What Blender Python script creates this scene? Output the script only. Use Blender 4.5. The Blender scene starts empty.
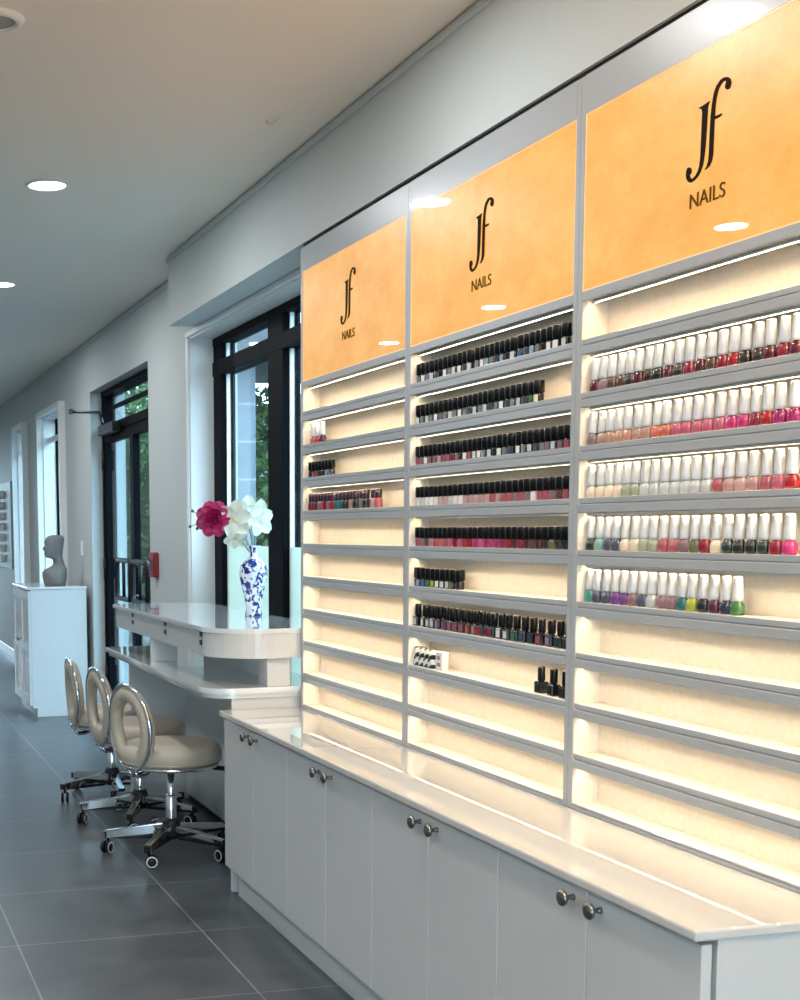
import bpy, bmesh, math, random
from mathutils import Vector, Matrix
from mathutils.geometry import tessellate_polygon
random.seed(11)
PI = math.pi
C = bpy.context.scene.collection

# ------------------------------------------------------------------ materials
def mat(name, col, rough=.5, metal=0., coat=0., spec=.5, noise=None, bump=None, emit=None, trans=0., coat_rough=.03):
    m = bpy.data.materials.new(name); m.use_nodes = True
    nt = m.node_tree; b = nt.nodes['Principled BSDF']
    b.inputs['Base Color'].default_value = (*col, 1)
    b.inputs['Roughness'].default_value = rough
    b.inputs['Metallic'].default_value = metal
    b.inputs['Coat Weight'].default_value = coat
    b.inputs['Coat Roughness'].default_value = coat_rough
    b.inputs['Specular IOR Level'].default_value = spec
    b.inputs['Transmission Weight'].default_value = trans
    tc = nt.nodes.new('ShaderNodeTexCoord')
    if noise:
        sc, amt = noise
        n = nt.nodes.new('ShaderNodeTexNoise'); n.inputs['Scale'].default_value = sc; n.inputs['Detail'].default_value = 5
        nt.links.new(tc.outputs['Object'], n.inputs['Vector'])
        r = nt.nodes.new('ShaderNodeMapRange'); r.inputs[3].default_value = 1 - amt; r.inputs[4].default_value = 1 + amt
        nt.links.new(n.outputs['Fac'], r.inputs[0])
        v = nt.nodes.new('ShaderNodeVectorMath'); v.operation = 'SCALE'
        v.inputs[0].default_value = col; nt.links.new(r.outputs[0], v.inputs['Scale'])
        nt.links.new(v.outputs[0], b.inputs['Base Color'])
    if bump:
        sc, st = bump
        n = nt.nodes.new('ShaderNodeTexNoise'); n.inputs['Scale'].default_value = sc; n.inputs['Detail'].default_value = 4
        nt.links.new(tc.outputs['Object'], n.inputs['Vector'])
        bp = nt.nodes.new('ShaderNodeBump'); bp.inputs['Strength'].default_value = st; bp.inputs['Distance'].default_value = .004
        nt.links.new(n.outputs['Fac'], bp.inputs['Height']); nt.links.new(bp.outputs[0], b.inputs['Normal'])
    if emit:
        b.inputs['Emission Color'].default_value = (*emit[0], 1); b.inputs['Emission Strength'].default_value = emit[1]
    return m

def glass_mat(name, tint=(.93, .97, .97)):
    m = bpy.data.materials.new(name); m.use_nodes = True; nt = m.node_tree
    for n in list(nt.nodes):
        if n.type != 'OUTPUT_MATERIAL': nt.nodes.remove(n)
    out = [n for n in nt.nodes if n.type == 'OUTPUT_MATERIAL'][0]
    t = nt.nodes.new('ShaderNodeBsdfTransparent'); t.inputs[0].default_value = (*tint, 1)
    g = nt.nodes.new('ShaderNodeBsdfGlossy'); g.inputs['Roughness'].default_value = .01
    lw = nt.nodes.new('ShaderNodeLayerWeight'); lw.inputs[0].default_value = .5
    pw = nt.nodes.new('ShaderNodeMath'); pw.operation = 'POWER'; pw.inputs[1].default_value = 5
    nt.links.new(lw.outputs['Facing'], pw.inputs[0])
    f = nt.nodes.new('ShaderNodeMapRange'); f.inputs[3].default_value = .04; f.inputs[4].default_value = .9
    nt.links.new(pw.outputs[0], f.inputs[0])
    mx = nt.nodes.new('ShaderNodeMixShader')
    nt.links.new(f.outputs[0], mx.inputs[0]); nt.links.new(t.outputs[0], mx.inputs[1]); nt.links.new(g.outputs[0], mx.inputs[2])
    nt.links.new(mx.outputs[0], out.inputs[0])
    return m

def floor_mat():
    m = mat('slate_tiles', (.05, .06, .07), rough=.3, spec=.5)
    nt = m.node_tree; b = nt.nodes['Principled BSDF']
    tc = nt.nodes.new('ShaderNodeTexCoord')
    mp = nt.nodes.new('ShaderNodeMapping'); mp.inputs['Location'].default_value = (-1.2843 + .6903*20, -4.6945 + .6903*20, 0)
    nt.links.new(tc.outputs['Object'], mp.inputs['Vector'])
    br = nt.nodes.new('ShaderNodeTexBrick'); br.offset = 0; br.squash = 1
    br.inputs['Scale'].default_value = 1; br.inputs['Brick Width'].default_value = .6903; br.inputs['Row Height'].default_value = .6903
    br.inputs['Mortar Size'].default_value = .0035; br.inputs['Mortar Smooth'].default_value = .2
    br.inputs['Color1'].default_value = (.052, .062, .074, 1); br.inputs['Color2'].default_value = (.064, .074, .085, 1)
    br.inputs['Mortar'].default_value = (.20, .22, .235, 1)
    nt.links.new(mp.outputs[0], br.inputs['Vector'])
    n = nt.nodes.new('ShaderNodeTexNoise'); n.inputs['Scale'].default_value = 5; n.inputs['Detail'].default_value = 9; n.inputs['Roughness'].default_value = .65
    nt.links.new(tc.outputs['Object'], n.inputs['Vector'])
    r = nt.nodes.new('ShaderNodeMapRange'); r.inputs[1].default_value = .3; r.inputs[2].default_value = .75; r.inputs[3].default_value = .65; r.inputs[4].default_value = 1.45
    nt.links.new(n.outputs['Fac'], r.inputs[0])
    v = nt.nodes.new('ShaderNodeVectorMath'); v.operation = 'SCALE'
    nt.links.new(br.outputs['Color'], v.inputs[0]); nt.links.new(r.outputs[0], v.inputs['Scale'])
    nt.links.new(v.outputs[0], b.inputs['Base Color'])
    r2 = nt.nodes.new('ShaderNodeMapRange'); r2.inputs[3].default_value = .22; r2.inputs[4].default_value = .42
    nt.links.new(n.outputs['Fac'], r2.inputs[0]); nt.links.new(r2.outputs[0], b.inputs['Roughness'])
    bp = nt.nodes.new('ShaderNodeBump'); bp.inputs['Strength'].default_value = .12; bp.inputs['Distance'].default_value = .004
    nt.links.new(n.outputs['Fac'], bp.inputs['Height']); nt.links.new(bp.outputs[0], b.inputs['Normal'])
    return m

def sign_mat():
    m = bpy.data.materials.new('backlit_amber_panel'); m.use_nodes = True; nt = m.node_tree
    b = nt.nodes['Principled BSDF']
    tc = nt.nodes.new('ShaderNodeTexCoord')
    n = nt.nodes.new('ShaderNodeTexNoise'); n.inputs['Scale'].default_value = 7; n.inputs['Detail'].default_value = 10; n.inputs['Roughness'].default_value = .75
    mp = nt.nodes.new('ShaderNodeMapping'); mp.inputs['Scale'].default_value = (1, .8, 1.15)
    nt.links.new(tc.outputs['Object'], mp.inputs['Vector']); nt.links.new(mp.outputs[0], n.inputs['Vector'])
    cr = nt.nodes.new('ShaderNodeValToRGB')
    cr.color_ramp.elements[0].position = .36; cr.color_ramp.elements[0].color = (.90, .36, .032, 1)
    cr.color_ramp.elements[1].position = .66; cr.color_ramp.elements[1].color = (1, .53, .11, 1)
    nt.links.new(n.outputs['Fac'], cr.inputs[0])
    b.inputs['Base Color'].default_value = (.10, .05, .01, 1)
    b.inputs['Roughness'].default_value = .35
    b.inputs['Coat Weight'].default_value = 1; b.inputs['Coat Roughness'].default_value = .01
    nt.links.new(cr.outputs[0], b.inputs['Emission Color']); b.inputs['Emission Strength'].default_value = SIGN_E
    return m

def vase_mat():
    m = mat('blue_and_white_porcelain', (.8, .83, .88), rough=.12, coat=.6)
    nt = m.node_tree; b = nt.nodes['Principled BSDF']
    tc = nt.nodes.new('ShaderNodeTexCoord')
    n = nt.nodes.new('ShaderNodeTexNoise'); n.inputs['Scale'].default_value = 26; n.inputs['Detail'].default_value = 1.5; n.inputs['Distortion'].default_value = 1.6
    nt.links.new(tc.outputs['Object'], n.inputs['Vector'])
    cr = nt.nodes.new('ShaderNodeValToRGB')
    e = cr.color_ramp.elements
    e[0].position = .50; e[0].color = (.78, .82, .88, 1); e[1].position = .54; e[1].color = (.012, .03, .22, 1)
    nt.links.new(n.outputs['Fac'], cr.inputs[0]); nt.links.new(cr.outputs[0], b.inputs['Base Color'])
    return m

def leaf_pattern_mat():
    m = mat('white_label_with_dark_leaves', (.8, .8, .78), rough=.3)
    nt = m.node_tree; b = nt.nodes['Principled BSDF']
    tc = nt.nodes.new('ShaderNodeTexCoord')
    mp = nt.nodes.new('ShaderNodeMapping'); mp.inputs['Rotation'].default_value = (.6, 0, 0)
    w = nt.nodes.new('ShaderNodeTexWave'); w.bands_direction = 'Z'; w.inputs['Scale'].default_value = 13; w.inputs['Distortion'].default_value = 3; w.inputs['Detail'].default_value = 1
    nt.links.new(tc.outputs['Object'], mp.inputs[0]); nt.links.new(mp.outputs[0], w.inputs[0])
    cr = nt.nodes.new('ShaderNodeValToRGB'); e = cr.color_ramp.elements
    e[0].position = .42; e[0].color = (.012, .02, .014, 1); e[1].position = .55; e[1].color = (.8, .8, .78, 1)
    nt.links.new(w.outputs['Fac'], cr.inputs[0]); nt.links.new(cr.outputs[0], b.inputs['Base Color'])
    return m

def block_mat():
    m = mat('pale_block_masonry', (.36, .40, .46), rough=.8)
    nt = m.node_tree; b = nt.nodes['Principled BSDF']
    tc = nt.nodes.new('ShaderNodeTexCoord')
    mp = nt.nodes.new('ShaderNodeMapping'); mp.inputs['Rotation'].default_value = (PI/2, 0, 0)
    br = nt.nodes.new('ShaderNodeTexBrick'); br.offset = .5
    br.inputs['Scale'].default_value = 1; br.inputs['Brick Width'].default_value = .9; br.inputs['Row Height'].default_value = .4; br.inputs['Mortar Size'].default_value = .012
    br.inputs['Color1'].default_value = (.15, .175, .21, 1); br.inputs['Color2'].default_value = (.135, .16, .195, 1); br.inputs['Mortar'].default_value = (.26, .29, .33, 1)
    nt.links.new(tc.outputs['Object'], mp.inputs[0]); nt.links.new(mp.outputs[0], br.inputs['Vector'])
    nt.links.new(br.outputs['Color'], b.inputs['Base Color'])
    return m

SIGN_E = .92
UP_E = 850
LED_E = 60.0
M = {}
M['wall'] = mat('wall_paint', (.54, .58, .575), rough=.6, bump=(90, .05))
M['ceiling'] = mat('ceiling_paint', (.86, .80, .71), rough=.5, bump=(60, .05))
M['trim'] = mat('trim_paint', (.78, .80, .80), rough=.35)
M['white_gloss'] = mat('white_lacquer', (.62, .625, .62), rough=.25, coat=.5)
M['unit_white'] = mat('display_unit_lacquer', (.385, .405, .42), rough=.33, coat=.2, coat_rough=.05)
M['top_gloss'] = mat('polished_white_worktop', (.66, .64, .61), rough=.03, coat=1.0, coat_rough=.01)
M['desk_top'] = mat('polished_white_desk_top', (.74, .76, .77), rough=.12, coat=1.0, coat_rough=.02)
M['cell'] = mat('cream_shelf_lining', (.86, .765, .645), rough=.55, noise=(60, .10))
M['gap'] = mat('black_gap', (.012, .012, .012), rough=.8)
M['black_frame'] = mat('black_powder_coat', (.005, .006, .008), rough=.5, spec=.03)
M['black_plastic'] = mat('black_plastic', (.009, .009, .010), rough=.4, spec=.3)
M['dark_metal'] = mat('dark_metal', (.10, .10, .105), rough=.3, metal=1)
M['knob'] = mat('antique_nickel', (.30, .28, .26), rough=.25, metal=1)
M['chrome'] = mat('chrome', (.82, .83, .85), rough=.08, metal=1)
M['leather'] = mat('taupe_leatherette', (.48, .43, .35), rough=.42, bump=(160, .12))
M['floor'] = floor_mat()
M['glass'] = glass_mat('window_glass')
M['door_glass'] = glass_mat('door_glass', (.84, .91, .93))
M['frosted'] = mat('frosted_film', (.66, .76, .77), rough=.6, trans=.0)
nt = M['frosted'].node_tree; out = [n for n in nt.nodes if n.type == 'OUTPUT_MATERIAL'][0]
tl = nt.nodes.new('ShaderNodeBsdfTranslucent'); tl.inputs[0].default_value = (.66, .70, .62, 1)
mx = nt.nodes.new('ShaderNodeMixShader'); mx.inputs[0].default_value = .6
nt.links.new(nt.nodes['Principled BSDF'].outputs[0], mx.inputs[1]); nt.links.new(tl.outputs[0], mx.inputs[2]); nt.links.new(mx.outputs[0], out.inputs[0])
M['sign'] = sign_mat()
M['sign_rim'] = mat('sign_rim', (.7, .42, .2), rough=.3, emit=((1, .48, .2), .55))
M['logo'] = mat('dark_brown_lettering', (.014, .005, .003), rough=.6, spec=.05)
M['text'] = mat('olive_brown_lettering', (.12, .065, .014), rough=.6, spec=.05)
M['led'] = mat('led_strip', (.9, .8, .6), emit=((1, .785, .51), LED_E))
M['lens'] = mat('downlight_lens', (.95, .95, .95), emit=((.93, .97, 1), 16))
M['grille'] = mat('grey_grille', (.30, .29, .28), rough=.6)
M['white_plastic'] = mat('white_plastic', (.80, .80, .78), rough=.35)
M['red'] = mat('red_plastic', (.26, .010, .014), rough=.4)
M['bust'] = mat('grey_flock', (.19, .185, .18), rough=.85, noise=(30, .15))
M['vase'] = vase_mat()
M['magenta'] = mat('magenta_petal', (.42, .012, .12), rough=.55, noise=(40, .35))
M['white_petal'] = mat('white_petal', (.66, .70, .60), rough=.55)
M['stamen'] = mat('yellow_stamen', (.75, .68, .16), rough=.6)
M['stem'] = mat('green_stem', (.10, .19, .09), rough=.6)
M['bud'] = mat('dark_bud', (.03, .05, .06), rough=.6)
M['cap_black'] = mat('black_cap', (.003, .003, .0035), rough=.3, spec=.25)
M['cap_white'] = mat('white_cap', (.72, .73, .74), rough=.35)
M['glass_black'] = mat('black_bottle', (.008, .008, .009), rough=.15, coat=.4)
M['leafy'] = leaf_pattern_mat()
M['block'] = block_mat()
M['ground'] = mat('paving', (.11, .115, .12), rough=.85, noise=(3, .15))
M['render'] = mat('pale_render', (.20, .23, .26), rough=.8, noise=(1.5, .1))
M['dark_eave'] = mat('dark_eave', (.06, .07, .08), rough=.6)
M['leaf'] = mat('tree_leaf', (.11, .20, .06), rough=.5, noise=(2, .4))
M['bark'] = mat('bark', (.10, .08, .06), rough=.9)
M['board'] = mat('grey_board', (.42, .47, .47), rough=.5)

# ------------------------------------------------------------------ geometry helpers
def bx(bm, x0, x1, y0, y1, z0, z1, bevel=0., seg=1):
    r = bmesh.ops.create_cube(bm, size=1)
    vs = r['verts']
    for v in vs:
        v.co = Vector(((x0+x1)/2 + v.co.x*(x1-x0), (y0+y1)/2 + v.co.y*(y1-y0), (z0+z1)/2 + v.co.z*(z1-z0)))
    if bevel > 0:
        es = list({e for v in vs for e in v.link_edges})
        bmesh.ops.bevel(bm, geom=es, offset=bevel, segments=seg, affect='EDGES', profile=.5)

def frame_of(d):
    d = d.normalized(); a = Vector((0, 0, 1)) if abs(d.z) < .9 else Vector((1, 0, 0))
    u = d.cross(a).normalized(); return u, d.cross(u).normalized()

def tube(bm, pts, r, seg=10, closed=False, cap=True, radii=None):
    pts = [Vector(p) for p in pts]; n = len(pts); rings = []
    pu = None
    for i, p in enumerate(pts):
        if closed: d = pts[(i+1) % n] - pts[i-1]
        else: d = pts[min(i+1, n-1)] - pts[max(i-1, 0)]
        d.normalize()
        if pu is None: u, w = frame_of(d)
        else:
            u = pu - d*pu.dot(d)
            if u.length < 1e-6: u, w = frame_of(d)
            u.normalize(); w = d.cross(u)
        pu = u; rr = radii[i] if radii else r
        rings.append([bm.verts.new(p + (u*math.cos(2*PI*k/seg) + w*math.sin(2*PI*k/seg))*rr) for k in range(seg)])
    m = n if closed else n-1
    for i in range(m):
        a, b = rings[i], rings[(i+1) % n]
        for k in range(seg):
            f = bm.faces.new((a[k], a[(k+1) % seg], b[(k+1) % seg], b[k])); f.smooth = True
    if cap and not closed:
        bm.faces.new(rings[0][::-1]); bm.faces.new(rings[-1])

def lathe(bm, prof, seg=24, M4=None, smooth=True, sx=1., sy=1.):
    rings = []
    for r, z in prof:
        if r < 1e-6: rings.append([bm.verts.new((0, 0, z))])
        else: rings.append([bm.verts.new((r*math.cos(2*PI*k/seg)*sx, r*math.sin(2*PI*k/seg)*sy, z)) for k in range(seg)])
    for a, b in zip(rings, rings[1:]):
        for k in range(seg):
            k2 = (k+1) % seg
            if len(a) == 1 and len(b) == 1: continue
            if len(a) == 1: f = bm.faces.new((a[0], b[k], b[k2]))
            elif len(b) == 1: f = bm.faces.new((a[k], a[k2], b[0]))
            else: f = bm.faces.new((a[k], a[k2], b[k2], b[k]))
            f.smooth = smooth
    vs = [v for r in rings for v in r]
    if M4 is not None:
        for v in vs: v.co = M4 @ v.co
    return vs

def prism(bm, poly, z0, z1, bevel=0.):
    lo = [bm.verts.new((x, y, z0)) for x, y in poly]; hi = [bm.verts.new((x, y, z1)) for x, y in poly]
    n = len(poly)
    bm.faces.new(lo[::-1]); top = bm.faces.new(hi)
    for i in range(n): bm.faces.new((lo[i], lo[(i+1) % n], hi[(i+1) % n], hi[i]))
    if bevel:
        es = list(top.edges)
        bmesh.ops.bevel(bm, geom=es, offset=bevel, segments=3, affect='EDGES', profile=.5)

def new(): return bmesh.new()

def obj(name, bm, m, parent=None, loc=None, smooth_angle=None):
    bmesh.ops.recalc_face_normals(bm, faces=bm.faces)
    me = bpy.data.meshes.new(name); bm.to_mesh(me); bm.free()
    me.materials.append(M[m] if isinstance(m, str) else m)
    o = bpy.data.objects.new(name, me); C.objects.link(o)
    if loc: o.location = loc
    if parent: o.parent = parent
    return o

def box_obj(name, m, parent, *a, **k):
    bm = new(); bx(bm, *a, **k); return obj(name, bm, m, parent)

def tag(o, label, cat, group=None, kind=None):
    o['label'] = label; o['category'] = cat
    if group: o['group'] = group
    if kind: o['kind'] = kind
    return o

def thing(name, label, cat, loc=(0, 0, 0), rz=0., group=None, kind=None):
    o = bpy.data.objects.new(name, None); C.objects.link(o); o.empty_display_size = .05
    o.location = loc; o.rotation_euler = (0, 0, rz)
    return tag(o, label, cat, group, kind)

def struct(name, bm, m, label, cat):
    return tag(obj(name, bm, m), label, cat, kind='structure')

# ------------------------------------------------------------------ camera
cam_d = bpy.data.cameras.new('camera'); cam = bpy.data.objects.new('camera', cam_d); C.objects.link(cam)
F, PX, PY, YAW, PITCH, ROLL = 1336.77, 131.80, 673.44, .2161, .1084, .0145
cam_d.sensor_fit = 'AUTO'; cam_d.sensor_width = 36; cam_d.lens = F*36/1000
cam_d.shift_x = (400-PX)/1000; cam_d.shift_y = (PY-500)/1000
cam_d.clip_start = .05; cam_d.clip_end = 300
fw = Vector((math.sin(YAW)*math.cos(PITCH), math.cos(YAW)*math.cos(PITCH), -math.sin(PITCH)))
rt = Vector((math.cos(YAW), -math.sin(YAW), 0)); dn = fw.cross(rt)
r2 = rt*math.cos(ROLL) + dn*math.sin(ROLL); d2 = -rt*math.sin(ROLL) + dn*math.cos(ROLL)
R3 = Matrix((r2, -d2, -fw)).transposed()
cam.matrix_world = Matrix.Translation((0, 0, 1.5)) @ R3.to_4x4()
bpy.context.scene.camera = cam

# ------------------------------------------------------------------ setting
XW, CH = 2.0, 2.967
XO = 2.28          # outer face of the street wall
XF = 1.832         # face of the display units
YB, YE, XL = -3.2, 21.0, -3.6
bm = new(); bx(bm, XL-.2, XO, YB-.2, YE+.2, -.1, 0); struct('floor', bm, 'floor', 'dark grey slate tile floor with pale grout lines', 'floor')
bm = new(); bx(bm, XL-.2, XO, YB-.2, YE+.2, CH, CH+.15); struct('ceiling', bm, 'ceiling', 'smooth painted ceiling with recessed downlights', 'ceiling')

W1 = (5.25, 7.46, 0., 2.565); D1 = (8.50, 10.50, 0., 2.565); W2 = (11.70, 12.95, .35, 2.56); W3 = (14.05, 14.80, .35, 2.56)
bm = new()
ops = sorted([W1, D1, W2, W3])
y = YB - .2
for (a, b, z0, z1) in ops:
    bx(bm, XW, XO, y, a, 0, CH)
    if z0 > 0: bx(bm, XW, XO, a, b, 0, z0)
    bx(bm, XW, XO, a, b, z1, CH); y = b
bx(bm, XW, XO, y, YE+.2, 0, CH)
struct('wall_right', bm, 'wall', 'off-white wall with the windows and the glazed doors', 'wall')
bm = new()
bx(bm, XL-.2, XL, YB-.2, YE+.2, 0, CH); struct('wall_left', bm, 'wall', 'plain off-white wall opposite the display units', 'wall')
bm = new(); bx(bm, XL, XW, YE, YE+.2, 2.6, CH); bx(bm, XL, XW, YE, YE+.2, 0, .2); bx(bm, XL, .3, YE, YE+.2, .2, 2.6); bx(bm, 1.9, XW, YE, YE+.2, .2, 2.6); struct('wall_back', bm, 'wall', 'end wall of the salon with an opening to the street', 'wall')
bm = new()
bx(bm, XL, -2.2, YB-.2, YB, 0, CH); bx(bm, 1.2, XW, YB-.2, YB, 0, CH); bx(bm, -2.2, 1.2, YB-.2, YB, 2.3, CH); bx(bm, -2.2, 1.2, YB-.2, YB, 0, .15)
struct('wall_front', bm, 'wall', 'shopfront wall with a wide opening to the street', 'wall')
# bulkhead above the display units
bm = new(); bx(bm, XF, XW, YB, 7.275, 2.598, CH); struct('ceiling_bulkhead', bm, 'wall', 'boxed bulkhead below the ceiling above the display units', 'bulkhead')
bm = new()
bx(bm, XF-.010, XF, YB, 7.281, CH-.034, CH-.008, bevel=.002)
struct('trim_1', bm, 'wall', 'slim stepped cornice along the top of the bulkhead', 'cornice')
bm = new()
bx(bm, XW-.010, XW, 7.275, YE, CH-.034, CH-.008, bevel=.002)
struct('trim_2', bm, 'wall', 'slim stepped cornice along the far wall', 'cornice')
bm = new()
for a, b in ((7.52, 8.5), (10.5, YE)): bx(bm, XW-.014, XW, a, b, 0, .11, bevel=.004)
struct('baseboard_right', bm, 'trim', 'low white baseboard along the window wall', 'baseboard')

# ---- windows
def bars(name, parent, m, x0, x1, lst):
    bm = new()
    for i, (a, b, c, d) in enumerate(lst): bx(bm, x0 - .0015*i, x1 + .0015*i, a, b, c, d, bevel=.003)
    return obj(name, bm, m, parent)

w = thing('window_1', 'tall black-framed shop window behind the reception counter', 'window', (2.1, 6.35, 0), kind='structure')
def loc(o, par): o.location = -Vector(par.location); return o
y0, y1, z0, z1 = W1
fx0, fx1 = 2.135, 2.22
loc(bars('window_frame', w, 'black_frame', fx0, fx1, [(y1-.16, y1, 0, z1), (y0, y0+.16, 0, z1), (6.23, 6.46, 0, z1), (y0, y1, z1-.05, z1), (y0, y1, 2.345, 2.425), (y0, y1, 0, .12)]), w)
bm = new()
for (a, b) in ((6.46, y1-.16), (y0+.16, 6.23)):
    for (c, d) in ((.12, 2.345), (2.425, z1-.05)):
        bx(bm, fx0+.03, fx0+.05, b-.014, b, c, d); bx(bm, fx0+.03, fx0+.05, a, a+.014, c, d)
loc(obj('glazing_bead', bm, 'trim', w), w)
for (a, b) in ((6.46, y1-.16), (y0+.16, 6.23)):
    bm = new(); bx(bm, fx0+.036, fx0+.042, a, b, 1.395, 2.345); loc(obj('glass_pane', bm, 'glass', w), w)
    bm = new(); bx(bm, fx0+.036, fx0+.042, a, b, 2.425, z1-.05); loc(obj('glass_pane', bm, 'glass', w), w)
    bm = new(); bx(bm, fx0+.034, fx0+.044, a, b, .12, 1.395); loc(obj('frosted_pane', bm, None or 'frosted', w), w)
bm = new()
bx(bm, XW-.016, XW, y0-.05, y1+.05, z1, z1+.032, bevel=.004); bx(bm, XW-.014, XW, y1, y1+.045, 0, z1, bevel=.004)
loc(obj('casing', bm, 'trim', w), w)
bm = new(); bx(bm, XW-.002, fx0, y1-.012, y1, 0, z1); bx(bm, XW-.002, fx0, y0, y1-.012, z1-.01, z1); loc(obj('reveal_lining', bm, 'trim', w), w)

def side_window(n, W, label):
    y0, y1, z0, z1 = W
    w = thing('window_%d' % n, label, 'window', (2.1, (y0+y1)/2, z0), kind='structure')
    loc(bars('window_frame', w, 'black_frame', 2.12, 2.17, [(y0, y0+.09, z0, z1), (y1-.03, y1, z0, z1), (y0, y1, z0, z0+.05), (y0, y1, z1-.04, z1)]), w)
    bm = new(); bx(bm, 2.14, 2.146, y0+.09, y1-.03, z0+.05, z1-.04); loc(obj('glass_pane', bm, 'glass', w), w)
    bm = new(); c = .035
    bx(bm, XW-.062, XW, y0-c, y0, z0, z1, bevel=.002); bx(bm, XW-.062, XW, y1, y1+c, z0, z1, bevel=.002)
    bx(bm, XW-.062, XW, y0-c, y1+c, z1, z1+.05, bevel=.003); bx(bm, XW-.075, XW, y0-c-.01, y1+c+.01, z0-.04, z0, bevel=.003)
    loc(obj('casing', bm, 'trim', w), w)
    bm = new(); bx(bm, XW-.002, 2.12, y1-.012, y1, z0, z1); bx(bm, XW-.002, 2.12, y0, y1-.012, z1-.01, z1); loc(obj('reveal_lining', bm, 'trim', w), w)
    bm = new(); bx(bm, 2.04, 2.075, y0, y1-.012, z1-.235, z1-.19, bevel=.003); loc(obj('blind_rail', bm, 'trim', w), w)
side_window(2, W2, 'tall narrow window with raised white casing nearer to the doors')
side_window(3, W3, 'tall narrow window with raised white casing farthest along the wall')

# ---- glazed double door
d = thing('door_1', 'black-framed glazed double doors in a deep wall recess', 'door', (2.1, 9.5, 0), kind='structure')
y0, y1, z0, z1 = D1
loc(bars('door_frame', d, 'black_frame', 2.09, 2.19, [(y1-.06, y1, 0, z1), (y0, y0+.06, 0, z1), (y0, y1, z1-.045, z1), (y0, y1, 2.235, 2.30)]), d)
bm = new(); bx(bm, 2.13, 2.136, y0+.06, y1-.06, 2.30, z1-.045); loc(obj('transom_pane', bm, 'door_glass', d), d)
loc(bars('transom_bar', d, 'black_frame', 2.12, 2.15, [(y0+.1, y1-.1, 2.41, 2.44)]), d)
ym = 9.47
for a, b, sgn in ((ym, y1-.06, 1), (y0+.06, ym, -1)):
    lf = bars('door_leaf', d, 'black_frame', 2.10, 2.15, [(a, a+.055, .01, 2.235), (b-.055, b, .01, 2.235), (a, b, 2.16, 2.235), (a, b, .01, .16)])
    loc(lf, d)
    bm = new(); bx(bm, 2.122, 2.128, a+.055, b-.055, .16, 2.16); obj('glass_pane', bm, 'door_glass', lf)
    # loop pull handle
    ya = ym - .20 + sgn*.035; yb = ym - .20 + sgn*.50
    bm = new(); X = 2.045; zz0, zz1 = .985, 1.265; r = .05; pts = []
    for (cy, cz, a0) in ((max(ya, yb)-r, zz1-r, 0), (min(ya, yb)+r, zz1-r, 90), (min(ya, yb)+r, zz0+r, 180), (max(ya, yb)-r, zz0+r, 270)):
        for k in range(5):
            t = math.radians(a0 + k*22.5); pts.append((X, cy + r*math.cos(t), cz + r*math.sin(t)))
    tube(bm, pts, .019, 8, closed=True)
    tube(bm, [(X, ym-.20+sgn*.27, zz0), (X, ym-.20+sgn*.27, zz1)], .013, 8)
    for zz in (zz0, zz1): tube(bm, [(X, ya, zz+(.03 if zz < 1.1 else -.03)), (2.10, ya, zz+(.03 if zz < 1.1 else -.03))], .012, 8)
    h = obj('pull_handle', bm, 'black_plastic', lf)
    bm = new()
    for zz in (.25, 1.1, 1.95): tube(bm, [(2.09, b if sgn > 0 else a, zz), (2.09, b if sgn > 0 else a, zz+.16)], .016, 8)
    obj('hinge', bm, 'black_plastic', lf)
bm = new(); bx(bm, 2.02, 2.09, 9.75, 10.3, 2.21, 2.285, bevel=.006); cl = loc(obj('door_closer', bm, 'black_plastic', d), d)
bm = new()
tube(bm, [(2.05, 10.25, 2.30), (2.05, 10.38, 2.40), (1.84, 10.42, 2.405)], .012, 8); bx(bm, 1.815, 1.845, 10.40, 10.44, 2.385, 2.425, bevel=.003)
obj('closer_arm', bm, 'dark_metal', cl)

# ---- wall fittings
t = thing('wall_fire_alarm', 'small red fire alarm call point on the wall beside the doors', 'fire alarm', (XW, 8.32, 1.265))
bm = new(); bx(bm, -.038, 0, -.062, .062, -.078, .078, bevel=.006); obj('housing', bm, 'red', t)
bm = new(); bx(bm, -.040, -.037, -.035, .035, -.035, .035); bx(bm, -.041, -.037, -.01, .01, -.065, -.052); obj('press_panel', bm, 'black_plastic', t)
t = thing('light_switch', 'small white light switch on the wall left of the doors', 'switch', (XW, 10.92, 1.34))
bm = new(); bx(bm, -.012, 0, -.045, .045, -.06, .06, bevel=.003); obj('plate', bm, 'white_plastic', t)
bm = new(); bx(bm, -.018, -.011, -.015, .015, -.028, .028, bevel=.002); obj('rocker', bm, 'white_plastic', t)
t = thing('wall_rack', 'slim white slatted rack on a grey board, far left wall', 'rack', (XW, 16.5, 1.05))
bm = new(); bx(bm, -.03, 0, -1.2, 1.2, 0, 1.0, bevel=.004); obj('backboard', bm, 'board', t)
for k in range(7):
    bm = new(); z = .07+.125*k; bx(bm, -.09, -.03, -.6, 1.1, z, z+.085, bevel=.004); obj('slat', bm, 'trim', t)

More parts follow.
